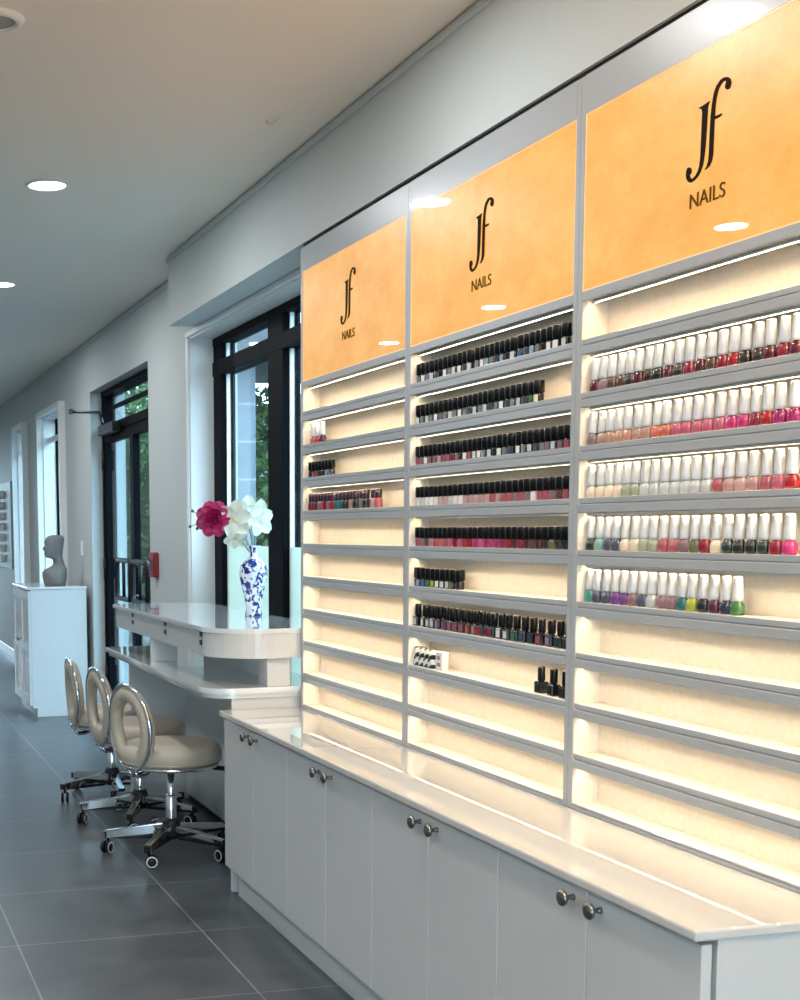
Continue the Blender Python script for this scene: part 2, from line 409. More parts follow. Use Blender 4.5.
# ---- ceiling fittings
def downlight(x, y, label):
    t = thing('ceiling_downlight', label, 'downlight', (x, y, CH), group='recessed ceiling downlights')
    bm = new(); lathe(bm, [(.078, -.001), (.080, -.008), (.092, -.007), (.098, 0)], 28); obj('trim_ring', bm, 'white_plastic', t)
    bm = new(); lathe(bm, [(0, -.006), (.05, -.006), (.079, -.004)], 28); obj('lens', bm, 'lens', t)
    ld = bpy.data.lights.new('downlight_lamp', 'AREA'); ld.shape = 'DISK'; ld.size = .15; ld.energy = DL_W; ld.color = (.96, .98, 1)
    lo = bpy.data.objects.new('downlight_lamp', ld); C.objects.link(lo); lo.parent = t; lo.location = (0, 0, -.012)
DL_W = 14
downlight(.945, 5.85, 'round recessed ceiling downlight, the whole one in view')
downlight(1.03, 8.20, 'round recessed ceiling downlight cut off by the left edge')
downlight(1.05, 3.60, 'round recessed ceiling downlight nearest the amber signs')
downlight(.98, 10.5, 'round recessed ceiling downlight before the far windows')
downlight(.98, 1.3, 'round recessed ceiling downlight above the worktop end')
for y, nm in ((3.7, 'first'), (6.08, 'second'), (8.56, 'third'), (10.33, 'fourth'), (1.3, 'fifth'), (12.9, 'sixth'), (15.4, 'seventh'), (18.0, 'eighth')):  # last three are unseen lights added to brighten the far end
    downlight(-.77, y, 'recessed ceiling downlight over the open floor, %s of its row' % nm)
t = thing('ceiling_speaker', 'round white ceiling speaker with grey grille at the corner', 'speaker', (.505, 4.03, CH))
bm = new(); lathe(bm, [(.062, -.002), (.066, -.014), (.082, -.012), (.09, 0)], 28); obj('rim', bm, 'white_plastic', t)
bm = new(); lathe(bm, [(0, -.008), (.063, -.006)], 28); obj('speaker_grille', bm, 'grille', t)
bm = new(); tube(bm, [(0, 0, 0), (0, 0, -.012), (.014, -.02, -.02), (.03, -.045, -.016), (.032, -.055, -.004)], .004, 6)
tag(obj('ceiling_hook', bm, 'white_plastic', loc=(1.59, 4.82, CH)), 'tiny white hook on the ceiling near the bulkhead', 'hook')

t = thing('added_uplight', 'added unseen warm uplight standing past the near end of the cabinets', 'fill light', (1.25, .55, 0))  # out-of-view fill light, added to warm and brighten the ceiling
bm = new(); lathe(bm, [(0, 0), (.15, 0), (.15, .012), (.03, .03), (0, .03)], 28); obj('base', bm, 'dark_metal', t)
bm = new(); tube(bm, [(0, 0, .02), (0, 0, 1.76)], .012, 10); obj('pole', bm, 'dark_metal', t)
bm = new(); lathe(bm, [(.012, 1.74), (.05, 1.75), (.12, 1.80), (.165, 1.87), (.160, 1.87), (.115, 1.806), (.05, 1.76), (0, 1.757)], 32); obj('bowl_shade', bm, 'dark_metal', t)
M['fill_glow'] = mat('warm_fill_glow', (.9, .8, .6), emit=((1, .66, .36), UP_E))
bm = new(); lathe(bm, [(0, 1.838), (.13, 1.832), (.128, 1.828), (0, 1.828)], 28); obj('light_diffuser', bm, 'fill_glow', t)
# ------------------------------------------------------------------ polish display units
YT, UW, SB, ST, STILE = 5.136, 1.02, .763, 2.582, .0205
Y0S = [YT, YT-UW, YT-2*UW]                       # left edge of each unit (far to near)
PITCH_Z = .1302; CELL_H = .0945
ZB = [1.948 - PITCH_Z*k for k in range(10)]      # shelf surface heights, top to bottom
XBK = 1.905
def logo_polys():
    J = [(180,285),(200,276),(225,262),(258,240),(250,262),(246,285),(243,400),(238,520),(232,590),(224,645),(208,692),(190,725),(165,752),(140,768),(122,765),(108,748),(103,722),(105,695),(113,676),(126,669),(138,676),(142,692),(140,708),(131,716),(132,732),(142,744),(155,740),(172,722),(188,694),(199,660),(205,600),(207,450),(209,310),(204,292),(192,290)]
    f = [(238,678),(252,655),(262,620),(265,580),(266,480),(269,340),(276,260),(286,195),(303,145),(330,108),(355,93),(378,92),(395,103),(402,125),(397,152),(388,166),(376,170),(366,163),(362,150),(366,134),(370,122),(364,114),(350,118),(333,136),(316,170),(305,215),(299,270),(297,336),(320,328),(345,317),(342,330),(322,345),(296,356),(294,480),(293,575),(286,618),(270,652),(252,670)]
    out = []
    for P in (J, f):
        q = []
        for u, v in P:
            dx, dy = u/6.24, v/6.24
            q.append((dx*.00307, -(dy + .445*dx)*.00226))
        out.append(q)
    return out
LOGO = logo_polys()
lx0 = min(p[0] for P in LOGO for p in P); lx1 = max(p[0] for P in LOGO for p in P)
lz0 = min(p[1] for P in LOGO for p in P); lz1 = max(p[1] for P in LOGO for p in P)

def text_mesh(body, width, height):
    cu = bpy.data.curves.new('nails_text', 'FONT'); cu.body = body; cu.size = 1; cu.extrude = .0; cu.align_x = 'CENTER'
    to = bpy.data.objects.new('nails_text', cu); C.objects.link(to)
    dg = bpy.context.evaluated_depsgraph_get(); me = bpy.data.meshes.new_from_object(to.evaluated_get(dg))
    bpy.data.objects.remove(to)
    xs = [v.co.x for v in me.vertices]; ys = [v.co.y for v in me.vertices]
    sx = width/(max(xs)-min(xs)); sy = height/(max(ys)-min(ys)); cx = (max(xs)+min(xs))/2; cy = min(ys)
    bm = new(); bm.from_mesh(me); bpy.data.meshes.remove(me)
    for v in bm.verts: v.co = Vector((0, -(v.co.x-cx)*sx, (v.co.y-cy)*sy))
    r = bmesh.ops.extrude_face_region(bm, geom=list(bm.faces))
    for e in r['geom']:
        if isinstance(e, bmesh.types.BMVert): e.co.x -= .002
    return bm

unit_words = ['left', 'middle', 'right']
unit_lab = ['white lit display unit nearest the window, mostly empty shelves', 'middle white lit display unit, mostly black-capped bottles', 'white lit display unit with rows of white-capped bottles']
for u, yl in enumerate(Y0S):
    yr = yl - UW; yc = (yl+yr)/2
    t = thing('polish_display_unit', unit_lab[u], 'display unit', (XF, yc, SB+.001), group='three lit polish display units')
    O = Vector((XF, yc, SB+.001))
    def P(name, bm, m, par=t, off=True):
        o = obj(name, bm, m, par)
        if off and par is t: o.location = -O
        return o
    for a, b in ((yl-STILE, yl-.0006), (yr+.0006, yr+STILE)):
        bm = new(); bx(bm, XF, XW-.012, a, b, SB+.001, ST, bevel=.0012); P('side_panel', bm, 'unit_white')
    bm = new(); bx(bm, XF, XW-.012, yr+STILE, yl-STILE, 2.49, ST); P('fascia_panel', bm, 'unit_white')
    bm = new(); bx(bm, XBK, XW-.02, yr+STILE, yl-STILE, SB+.001, 2.06); P('back_panel', bm, 'cell')
    # lining on the inner side walls
    for a, b in ((yl-STILE-.002, yl-STILE), (yr+STILE, yr+STILE+.002)):
        bm = new(); bx(bm, XF+.003, XBK, a, b, SB+.012, 2.043); P('side_lining', bm, 'cell')
    # rail between sign and shelves
    bm = new(); bx(bm, XF, XBK, yr+STILE, yl-STILE, 2.043, 2.066, bevel=.001); P('sign_rail', bm, 'unit_white')
    for k in range(10):
        zb = ZB[k]; th = PITCH_Z-CELL_H if k < 9 else zb-SB-.001
        bm = new()
        bx(bm, XF+.006, XBK, yr+STILE, yl-STILE, zb-th, zb-.001)
        bx(bm, XF, XF+.006, yr+STILE, yl-STILE, zb-th, zb-th*.42, bevel=.0015 if k < 9 else 0)
        bx(bm, XF+.003, XF+.0065, yr+STILE, yl-STILE, zb-th*.36, zb+.001, bevel=.001)
        sh = P('shelf', bm, 'unit_white')
        bm = new(); bx(bm, XF+.008, XBK, yr+STILE+.002, yl-STILE-.002, zb-.001, zb+.0003); P('shelf_lining', bm, 'cell')
        # LED strip below the shelf (or the rail) above
        zt = zb + CELL_H
        bm = new(); bx(bm, XF+.023, XF+.027, yr+STILE+.022, yl-STILE-.016, zt-.0026, zt-.0014); P('led_strip', bm, 'led')
        bm = new()
        for a, b, c in ((XF+.0185, XF+.0215, .0058), (XF+.0285, XF+.0315, .0058), (XF+.0215, XF+.0285, .0013)): bx(bm, a, b, yr+STILE+.020, yl-STILE-.014, zt-c, zt-.0009)
        P('led_channel', bm, 'trim')
    # backlit sign
    zp0, zp1 = 2.066, 2.49; e = .0035
    bm = new(); bx(bm, XF+.003, XF+.02, yr+STILE+e, yl-STILE-e, zp0+e, zp1-e); sp = P('sign_panel', bm, 'sign')
    bm = new()
    bx(bm, XF+.0015, XF+.02, yl-STILE-e, yl-STILE, zp0, zp1); bx(bm, XF+.0015, XF+.02, yr+STILE, yr+STILE+e, zp0, zp1)
    bx(bm, XF+.0015, XF+.02, yr+STILE, yl-STILE, zp1-e, zp1); bx(bm, XF+.0015, XF+.02, yr+STILE, yl-STILE, zp0, zp0+e)
    obj('sign_rim', bm, 'sign_rim', sp)
    bm = new()
    lyc = yc + .012
    for Q in LOGO:
        q = [Vector((0, lyc - (a-(lx0+lx1)/2)*.97, 2.224 + (b-lz0)/(lz1-lz0)*.186)) for a, b in Q]
        a = [bm.verts.new(v + Vector((XF+.001, 0, 0))) for v in q]; b = [bm.verts.new(v + Vector((XF+.0031, 0, 0))) for v in q]
        for tri in tessellate_polygon([q]): bm.faces.new([a[i] for i in tri]); bm.faces.new([b[i] for i in tri[::-1]])
        for i in range(len(q)): bm.faces.new((a[i], a[(i+1) % len(q)], b[(i+1) % len(q)], b[i]))
    obj('logo', bm, 'logo', sp)
    bm = text_mesh('NAILS', .118, .031)
    for v in bm.verts: v.co += Vector((XF+.003, yc + .008, 2.168))
    obj('lettering', bm, 'text', sp)
# shadow gap above the units
bm = new(); bx(bm, XF+.012, XW, YT-3*UW, YT, ST, 2.598)
struct('trim_3', bm, 'gap', 'thin dark shadow gap between display units and bulkhead', 'shadow gap')

# ------------------------------------------------------------------ base cabinets and worktop
XD = 1.506; XC = 1.488; ZC = .763; YR = YT-3*UW
bm = new(); bx(bm, XC, XW-.005, YR-.004, YT+.012, ZC-.022, ZC, bevel=.005, seg=2)
tag(obj('worktop', bm, 'top_gloss'), 'long glossy white worktop running below the display units', 'worktop')
cab_lab = ['white two-door base cabinet farthest along, beside the stools', 'white base cabinet second from the stools', 'white base cabinet third from the stools', 'white base cabinet at the near end, with the bluish side panel']
CW = 3*UW/4
knob_prof = [(0, 0), (.008, 0), (.006, .006), (.005, .014), (.008, .018), (.016, .022), (.0185, .027), (.017, .031), (.011, .034), (0, .035)]
for k in range(4):
    ya = YT - k*CW; yb = ya - CW; yc = (ya+yb)/2
    t = thing('base_cabinet', cab_lab[k], 'cabinet', (1.7, yc, 0), group='white base cabinets below the worktop')
    O = Vector((1.7, yc, 0))
    bm = new(); bx(bm, XD+.032, XW-.01, yb+.001, ya-.001, .128, ZC-.022); c = obj('carcass', bm, 'white_gloss', t); c.location = -O
    bm = new(); bx(bm, XD+.052, XD+.07, yb+.001, ya-.001-(.015 if k == 0 else 0), 0, .128)
    c = obj('plinth', bm, 'white_gloss', t); c.location = -O
    for a, b, ky in ((yc+.0012, ya-.0012, yc+.052), (yb+.0012, yc-.0012, yc-.052)):
        bm = new(); bx(bm, XD, XD+.022, a, b, .128, ZC-.030, bevel=.0015); dr = obj('door', bm, 'white_gloss', t); dr.location = -O
        bm = new(); lathe(bm, knob_prof, 16, Matrix.Translation((XD, ky, .706)) @ Matrix.Rotation(-PI/2, 4, 'Y')); obj('knob', bm, 'knob', dr)

# ------------------------------------------------------------------ reception counter
t = thing('reception_counter', 'white two-tier reception counter with rounded corner by the window', 'counter', (1.7, 6.2, 0))
O = Vector((1.7, 6.2, 0))
def RP(name, bm, m, par=None):
    o = obj(name, bm, m, par or t)
    if par is None: o.location = -O
    return o
def plan(x0, x1, ya, yb, r, n=14):
    q = [(x1, ya)]
    for k in range(n+1):
        a = -PI/2 - (PI/2)*k/n
        q.append((x0 + r + r*math.cos(a), ya + r + r*math.sin(a)))
    q += [(x0, yb), (x1, yb)]
    return q
YN, YF = 5.15, 7.16
bm = new(); prism(bm, plan(1.486, 1.985, YN, YF-.02, .24), .965, 1.066); bx_ = RP('raised_box', bm, 'white_gloss')
bm = new(); prism(bm, plan(1.477, 1.99, YN-.003, YF+.03, .25), 1.066, 1.086, bevel=.006); RP('raised_top', bm, 'desk_top')
bm = new()
for yy in (6.722, 6.024, 5.40):
    for zz in (1.055, 1.018): bx(bm, 1.4815, 1.487, yy-.016, yy+.016, zz-.0105, zz+.0105, bevel=.001)
obj('socket_slot', bm, 'black_plastic', bx_)
bm = new(); prism(bm, plan(1.436, 1.985, YN, YF+.06, .13), .826, .848, bevel=.006); prism(bm, plan(1.452, 1.985, YN+.012, YF+.03, .12), .806, .826); RP('lower_top', bm, 'desk_top')
for (a, b, c, d_) in ((1.70, 1.80, 5.17, 5.29), (1.49, 1.62, 6.33, 6.36)):
    bm = new(); bx(bm, a, b, c, d_, .848, .965, bevel=.002); RP('support_post', bm, 'white_gloss')
bm = new(); bx(bm, 1.80, 1.82, 5.29, 6.5, .848, .965); RP('riser_panel', bm, 'white_gloss')
bm = new(); bx(bm, 1.548, 1.985, YN+.02, YN+.05, .0, .806, bevel=.002); RP('side_panel', bm, 'white_gloss')
bm = new(); bx(bm, 1.548, 1.985, YF-.06, YF-.03, .0, .806, bevel=.002); RP('side_panel', bm, 'white_gloss')
bm = new(); bx(bm, 1.86, 1.88, YN+.05, YF-.06, .03, .806); RP('front_panel', bm, 'white_gloss')
bm = new(); bx(bm, 1.875, 1.89, YN+.05, YF-.06, 0, .03); RP('toe_kick', bm, 'black_plastic')

# ------------------------------------------------------------------ stools
def make_stool(loc_, rz, base_rot, label, lift=0.):
    t = thing('swivel_stool', label, 'stool', (*loc_, 0), rz, group='taupe stools at the reception counter')
    zs = .393 + lift
    # base
    bm = new(); lathe(bm, [(0, .07), (.038, .07), (.043, .09), (.043, .145), (.034, .165), (0, .165)], 20); obj('hub', bm, 'black_plastic', t)
    bm = new(); lathe(bm, [(.026, .165), (.026, .27), (.0235, .275), (.0, .275)], 18); lathe(bm, [(.017, .27), (.017, zs-.012), (0, zs-.012)], 16); obj('gas_lift', bm, 'chrome', t)
    for k in range(5):
        a = base_rot - rz + 2*PI*k/5; c, s = math.cos(a), math.sin(a)
        R = Matrix.Rotation(a, 4, 'Z')
        bm = new(); r = bmesh.ops.create_cube(bm, size=1)
        for v in r['verts']:
            x = .035 + (v.co.x+.5)*.275; out = v.co.x > 0
            w_ = .030 if out else .040; h = .024 if out else .030
            zc = .088 if out else .12
            v.co = R @ Vector((x, v.co.y*w_, zc + v.co.z*h))
        bmesh.ops.bevel(bm, geom=list(bm.edges), offset=.005, segments=2, affect='EDGES')
        lg = obj('leg', bm, 'chrome', t)
        bm = new(); bx(bm, .05, .300, -.012, .012, .069, .082); bx(bm, .299, .318, -.018, .018, .070, .104, bevel=.004)
        for v in bm.verts: v.co = R @ v.co
        obj('leg_underside', bm, 'black_plastic', lg)
        px, py = c*.295, s*.295
        bm = new(); tube(bm, [(px, py, .050), (px, py, .085)], .007, 8)
        ca = a + 1.1 + k*.9
        Q = Matrix.Translation((px + .012*math.cos(ca), py + .012*math.sin(ca), .029)) @ Matrix.Rotation(ca, 4, 'Z') @ Matrix.Rotation(PI/2, 4, 'X')
        for sgn in (-1, 1):
            lathe(bm, [(0, sgn*.006), (.026, sgn*.006), (.0285, sgn*.010), (.0285, sgn*.018), (.024, sgn*.022), (0, sgn*.022)], 18, Q)
        bx0 = len(bm.verts)
        cs = obj('caster', bm, 'black_plastic', t)
        for sgn in (-1, 1):
            bm = new(); lathe(bm, [(.019, sgn*.0205), (.0225, sgn*.0235), (.0255, sgn*.0215)], 18, Q)
            obj('hub_ring', bm, 'white_plastic', cs)
    # seat
    bm = new()
    lathe(bm, [(0, zs+.006), (.21, zs+.006), (.228, zs+.014), (.235, zs+.03), (.235, zs+.062), (.226, zs+.083), (.205, zs+.095), (.12, zs+.101), (0, zs+.103)], 40); st = obj('seat', bm, 'leather', t)
    bm = new(); tube(bm, [(.2355*math.cos(x*PI/20), .2355*math.sin(x*PI/20), zs+.022) for x in range(40)], .0022, 6, closed=True); obj('seat_piping', bm, 'leather', st)
    bm = new(); tube(bm, [(.222*math.cos(x*PI/20), .222*math.sin(x*PI/20), zs) for x in range(40)], .0085, 8, closed=True); obj('seat_ring', bm, 'chrome', t)
    bm = new(); lathe(bm, [(0, zs-.014), (.07, zs-.014), (.075, zs-.002), (.21, zs+.004), (0, zs+.007)], 24); obj('seat_plate', bm, 'dark_metal', t)
    bm = new(); tube(bm, [(.05, -.02, zs-.016), (.14, -.12, zs-.02), (.16, -.145, zs-.022)], .006, 8); tube(bm, [(.15, -.132, zs-.021), (.185, -.17, zs-.023)], .011, 8); obj('height_lever', bm, 'black_plastic', t)
    # padded ring back
    xb, zc = -.212, .573 + lift
    def ring_pt(a, b, th, x): return Vector((x - .10*(math.cos(th)**2*0), a*math.cos(th), zc + b*math.sin(th)))
    bm = new(); N, K = 40, 12; rings = []
    for i in range(N):
        th = 2*PI*i/N; cy, sz = math.cos(th), math.sin(th)
        ring = []
        for k in range(K):
            ph = 2*PI*k/K; rr = .035*math.copysign(abs(math.cos(ph))**.8, math.cos(ph)); xx = .027*math.copysign(abs(math.sin(ph))**.8, math.sin(ph))
            a_ = .133 + rr; b_ = .152 + rr
            yv = a_*cy; ring.append(bm.verts.new((xb + xx + .35*yv*yv - .06*(b_*sz), yv, zc + b_*sz)))
        rings.append(ring)
    for i in range(N):
        A, B = rings[i], rings[(i+1) % N]
        for k in range(K):
            f = bm.faces.new((A[k], A[(k+1) % K], B[(k+1) % K], B[k])); f.smooth = True
    obj('backrest_pad', bm, 'leather', t)
    bm = new(); pts = []
    for i in range(41):
        th = -PI*.5 + .16 + (2*PI-.32)*i/40
        a_, b_ = .171, .196
        yv = a_*math.cos(th); pts.append((xb - .014 + .35*yv*yv - .06*b_*math.sin(th), yv, zc + b_*math.sin(th)))
    tube(bm, pts, .010, 8); obj('back_rim', bm, 'chrome', t)
    bm = new()
    for s in (-1, 1): tube(bm, [(xb+.0, s*.028, zc-.192), (xb+.02, s*.026, zc-.225), (xb+.06, s*.022, zc-.222), (xb+.14, s*.02, zs-.006)], .008, 8)
    obj('back_bracket', bm, 'chrome', t)
    return t
make_stool((1.472, 5.90), math.radians(19), math.radians(164), 'taupe swivel stool with ring back, nearest the white cabinets', .030)
make_stool((1.482, 6.60), math.radians(8), math.radians(176), 'taupe swivel stool with ring back, middle one of three', .030)
make_stool((1.472, 7.26), math.radians(0), math.radians(196), 'taupe swivel stool with ring back, farthest by the glazed doors', .018)

# ------------------------------------------------------------------ far white cabinet and bust
t = thing('storage_cupboard', 'tall white two-door cupboard against the wall past the doors', 'cupboard', (1.74, 11.03, 0))
bm = new(); bx(bm, -.235, .215, -.46, .46, .07, 1.02); bx(bm, -.20, .215, -.46, -.44, 0, .07); bx(bm, -.20, -.18, -.44, .46, 0, .07); c = obj('carcass', bm, 'white_gloss', t)
bm = new(); bx(bm, -.262, .22, -.467, .467, 1.02, 1.04, bevel=.003); obj('top', bm, 'white_gloss', t)
for a, b, k in ((-.458, -.002, -.03), (.002, .458, .03)):
    bm = new(); x0, x1 = -.257, -.236
    for q in ((a, a+.06, .09, 1.01), (b-.06, b, .09, 1.01), (a+.06, b-.06, .09, .16), (a+.06, b-.06, .94, 1.01), (a+.06, b-.06, .52, .58)): bx(bm, x0, x1, *q)
    bx(bm, -.246, -.238, a+.06, b-.06, .16, .94)
    dr = obj('door', bm, 'white_gloss', t)
    bm = new(); lathe(bm, knob_prof, 14, Matrix.Translation((x0, k, .60)) @ Matrix.Rotation(-PI/2, 4, 'Y')); obj('knob', bm, 'knob', dr)

def make_bust():
    bm = new()
    # cross-sections from shoulders to crown: z, centre x, half width x (profile), half width y
    # faces -X; the profile is read from the side
    S = [(0, .0, .082, .120), (.03, .0, .092, .145), (.07, .0, .099, .160), (.105, .0, .100, .155), (.128, .010, .090, .130), (.145, .025, .070, .100), (.16, .034, .053, .072), (.18, .036, .045, .054), (.205, .031, .042, .048),
         (.219, .022, .048, .048), (.228, .004, .064, .050), (.245, -.002, .070, .052), (.27, -.002, .072, .058), (.30, .0, .074, .064), (.335, .002, .078, .068), (.365, .004, .080, .068), (.39, .010, .072, .062), (.403, .016, .058, .05), (.41, .02, .034, .03)]
    N = 56; rings = []
    T = []
    for A, B in zip(S, S[1:]):
        for q in range(3): T.append(tuple(A[i] + (B[i]-A[i])*q/3 for i in range(4)))
    T.append(S[-1])
    for z, cx, ax, ay in T:
        ring = []
        for k in range(N):
            a = 2*PI*k/N; x = cx + ax*math.cos(a); yv = ay*math.sin(a)
            if math.cos(a) < -.80:   # face side: nose, lips, chin
                for zc, amp, wd in ((.300, .024, .016), (.262, .010, .010), (.236, .008, .012), (.350, .006, .012)): x -= amp*math.exp(-((z-zc)/wd)**2)*(-math.cos(a)-.80)/.20
            ring.append(bm.verts.new((x, yv, z)))
        rings.append(ring)
    for A, B in zip(rings, rings[1:]):
        for k in range(N):
            f = bm.faces.new((A[k], A[(k+1) % N], B[(k+1) % N], B[k])); f.smooth = True
    bm.faces.new(rings[0][::-1]); bm.faces.new(rings[-1])
    return bm
o = tag(obj('display_bust', make_bust(), 'bust', loc=(1.755, 10.9, 1.041)), 'grey mannequin head and shoulders standing on the white cupboard', 'bust')

# ------------------------------------------------------------------ vase and flowers
VZ = 1.087; VX, VY = 1.884, 5.93
t = thing('vase', 'blue and white patterned porcelain vase on the reception counter', 'vase', (VX, VY, VZ))
bm = new(); lathe(bm, [(0, 0), (.040, 0), (.041, .006), (.036, .03), (.040, .075), (.053, .13), (.063, .175), (.066, .205), (.060, .232), (.042, .252), (.024, .264), (.018, .278), (.0185, .295), (.024, .312), (.033, .322), (.031, .324), (.020, .312), (.013, .295), (.012, .22)], 36); obj('body', bm, 'vase', t)
def petal(bm, base, out, up, L, W, curl, cup=.25, n=6, m=5):
    out = Vector(out).normalized(); up = Vector(up); up = (up - out*up.dot(out)).normalized(); side = out.cross(up)
    g = []
    for i in range(n+1):
        s = i/n; wdt = W*(math.sin(PI*min(1, s*.86+.08))**.7)
        row = []
        for j in range(m+1):
            q = (j/m-.5)*2
            p = Vector(base) + out*(L*s) + side*(q*wdt) + up*(curl*s*s + cup*wdt*q*q + .003*math.sin(5*s+4*q))
            row.append(bm.verts.new(p))
        g.append(row)
    for i in range(n):
        for j in range(m):
            f = bm.faces.new((g[i][j], g[i+1][j], g[i+1][j+1], g[i][j+1])); f.smooth = True
def flower(kind, center, face, size, label, mouth_off):
    c = Vector(center); f = Vector(face).normalized(); a, b = frame_of(f)
    t = thing('white_flower' if kind == 'white' else 'magenta_flower', label, 'flower', (VX, VY, VZ+.30))
    O = Vector((VX, VY, VZ+.30)); c = c - O
    mouth = Vector((mouth_off[0], mouth_off[1], -.02)); start = Vector((mouth_off[0]*.3, mouth_off[1]*.3, -.14))
    bm = new(); mid = (mouth + c)/2 + Vector((0, 0, .03))
    tube(bm, [start, mouth, mouth*.4 + mid*.6, mid*.5 + c*.5 - f*.012, c - f*.012], .0028, 6); st = obj('stem', bm, 'stem', t)
    bm = new()
    if kind == 'white':
        for lay, n, L in ((0, 3, size*1.05), (1, 3, size*.95)):
            for k in range(n):
                th = 2*PI*(k + .5*lay)/n + .3
                o_ = a*math.cos(th) + b*math.sin(th)
                petal(bm, c + f*(.003+.004*lay), o_ + f*.25, f, L, L*.41, -.12*L, .22)
        obj('bloom', bm, 'white_petal', t)
        bm = new()
        for k in range(7):
            th = 2*PI*k/7; o_ = a*math.cos(th) + b*math.sin(th)
            tube(bm, [c + f*.002, c + f*.014 + o_*.008], .0022, 5)
        lathe(bm, [(0, .012), (.005, .009), (.006, .003), (0, 0)], 10, Matrix.Translation(c + f*.004)); obj('stamen', bm, 'stamen', t)
    else:
        for lay in range(5):
            n = 4 + lay
            for k in range(n):
                th = 2*PI*(k + .37*lay)/n
                o_ = a*math.cos(th) + b*math.sin(th); tilt = 1.5 - lay*.38
                L = size*(.55 + .12*lay)
                petal(bm, c + o_*.006*lay, o_ + f*tilt, f if lay > 1 else -o_, L, L*.52, .18*L*(-1 if lay > 2 else 1), .35)
        obj('bloom', bm, 'magenta', t)
        bm = new()
        for p, q in (((-.075, -.01, .02), (-.10, .0, .035)), ((-.06, -.02, -.03), (-.085, -.02, -.045)), ((-.07, -.01, -.02), (-.115, -.01, -.035))):
            tube(bm, [c - f*.01, c + Vector(p), c + Vector(q)], .0018, 5)
            lathe(bm, [(0, -.008), (.006, -.004), (.007, .002), (0, .010)], 8, Matrix.Translation(c + Vector(q)))
        obj('bud_spray', bm, 'bud', t)
    return t
flower('magenta', (1.688, 5.90, 1.537), (-.35, -1, .15), .060, 'ruffled magenta flower leaning left out of the vase', (-.006, 0))
flower('white', (1.775, 5.88, 1.530), (-.35, -1, .1), .085, 'white open flower next to the magenta one', (-.003, -.004))
flower('white', (1.845, 5.91, 1.555), (.0, -1, .30), .082, 'topmost white flower above the vase', (.003, 0))
flower('white', (1.900, 5.93, 1.535), (.30, -1, .0), .085, 'white flower at the window post side of the bunch', (.006, .002))
flower('white', (1.800, 5.93, 1.45), (-.3, -1, -.45), .055, 'small white flower drooping just above the vase neck', (-.004, .004))

# ------------------------------------------------------------------ polish bottles
COL = {
 'white': (.74, .72, .70), 'milky': (.70, .64, .58), 'cream': (.72, .62, .47), 'pale pink': (.66, .42, .40), 'blush': (.60, .34, .30), 'nude': (.50, .30, .22), 'peach': (.62, .30, .20), 'coral': (.66, .16, .10),
 'pink': (.62, .13, .22), 'hot pink': (.60, .03, .20), 'magenta': (.40, .015, .16), 'red': (.45, .012, .02), 'crimson': (.30, .008, .03), 'burgundy': (.11, .006, .02), 'plum': (.10, .012, .06),
 'mauve': (.30, .16, .20), 'brown': (.12, .055, .035), 'dark brown': (.04, .018, .014), 'black': (.010, .010, .012), 'grey': (.24, .25, .26), 'pale grey': (.50, .53, .53), 'sage': (.42, .47, .34), 'olive': (.16, .16, .06),
 'dark green': (.010, .035, .025), 'teal': (.01, .17, .17), 'turquoise': (.05, .36, .31), 'green': (.06, .22, .07), 'lime': (.45, .52, .04), 'yellow': (.62, .60, .10), 'blue': (.05, .16, .38), 'pale blue': (.30, .45, .60), 'slate': (.07, .08, .14), 'navy': (.015, .02, .07),
 'lilac': (.36, .28, .52), 'purple': (.17, .04, .28), 'rose': (.46, .10, .13), 'taupe': (.25, .20, .17), 'mint': (.35, .60, .50)}
for k, v in COL.items():
    v = tuple(.72*c + .0 for c in v) if k not in ('white', 'milky', 'cream', 'pale grey') else v
    M['polish_' + k] = mat('polish_' + k.replace(' ', '_'), v, rough=.16, coat=.5)
MESH = {}
def mesh_of(key, fn, m):
    if key not in MESH:
        bm = fn(); bmesh.ops.recalc_face_normals(bm, faces=bm.faces)
        me = bpy.data.meshes.new(key[0]); bm.to_mesh(me); bm.free(); me.materials.append(M[m]); MESH[key] = me
    return MESH[key]
def f_wide_body():      # squat rounded bottle
    bm = new(); vs = lathe(bm, [(0, 0), (.0145, 0), (.0168, .003), (.0175, .012), (.0165, .021), (.011, .0275), (.0075, .0305), (.0075, .033), (0, .033)], 16, sy=1.0, sx=.8); return bm
def f_tall_white_cap():
    bm = new(); lathe(bm, [(.0095, .0295), (.0112, .0315), (.0114, .036), (.0104, .060), (.0094, .079), (.0082, .0815), (0, .082)], 16); return bm
def f_gel_body():
    bm = new(); lathe(bm, [(0, 0), (.0122, 0), (.0134, .002), (.0134, .022), (.0118, .0255), (.008, .027), (0, .027)], 14); return bm
def f_gel_cap():
    bm = new(); lathe(bm, [(.0135, .0272), (.0150, .0288), (.0149, .0585), (.0138, .0605), (0, .061)], 14); return bm
def f_gel_label():
    bm = new(); n = 6
    lo = []; hi = []
    for k in range(n+1):
        a = PI - .85 + 1.7*k/n; lo.append(bm.verts.new((.01362*math.cos(a), .01362*math.sin(a), .003))); hi.append(bm.verts.new((.01362*math.cos(a), .01362*math.sin(a), .0215)))
    for k in range(n): bm.faces.new((lo[k], lo[k+1], hi[k+1], hi[k]))
    r = bmesh.ops.extrude_face_region(bm, geom=list(bm.faces))
    for e in r['geom']:
        if isinstance(e, bmesh.types.BMVert): d_ = Vector((e.co.x, e.co.y, 0)).normalized(); e.co += d_*.0004
    return bm
def f_square_body():
    bm = new(); bx(bm, -.0135, .0135, -.0168, .0168, 0, .032, bevel=.004, seg=2); lathe(bm, [(.008, .0315), (.008, .0345), (0, .0345)], 12); return bm
def f_square_cap():
    bm = new(); lathe(bm, [(.0098, .0347), (.0106, .036), (.0099, .071), (.0088, .0725), (0, .073)], 14); return bm
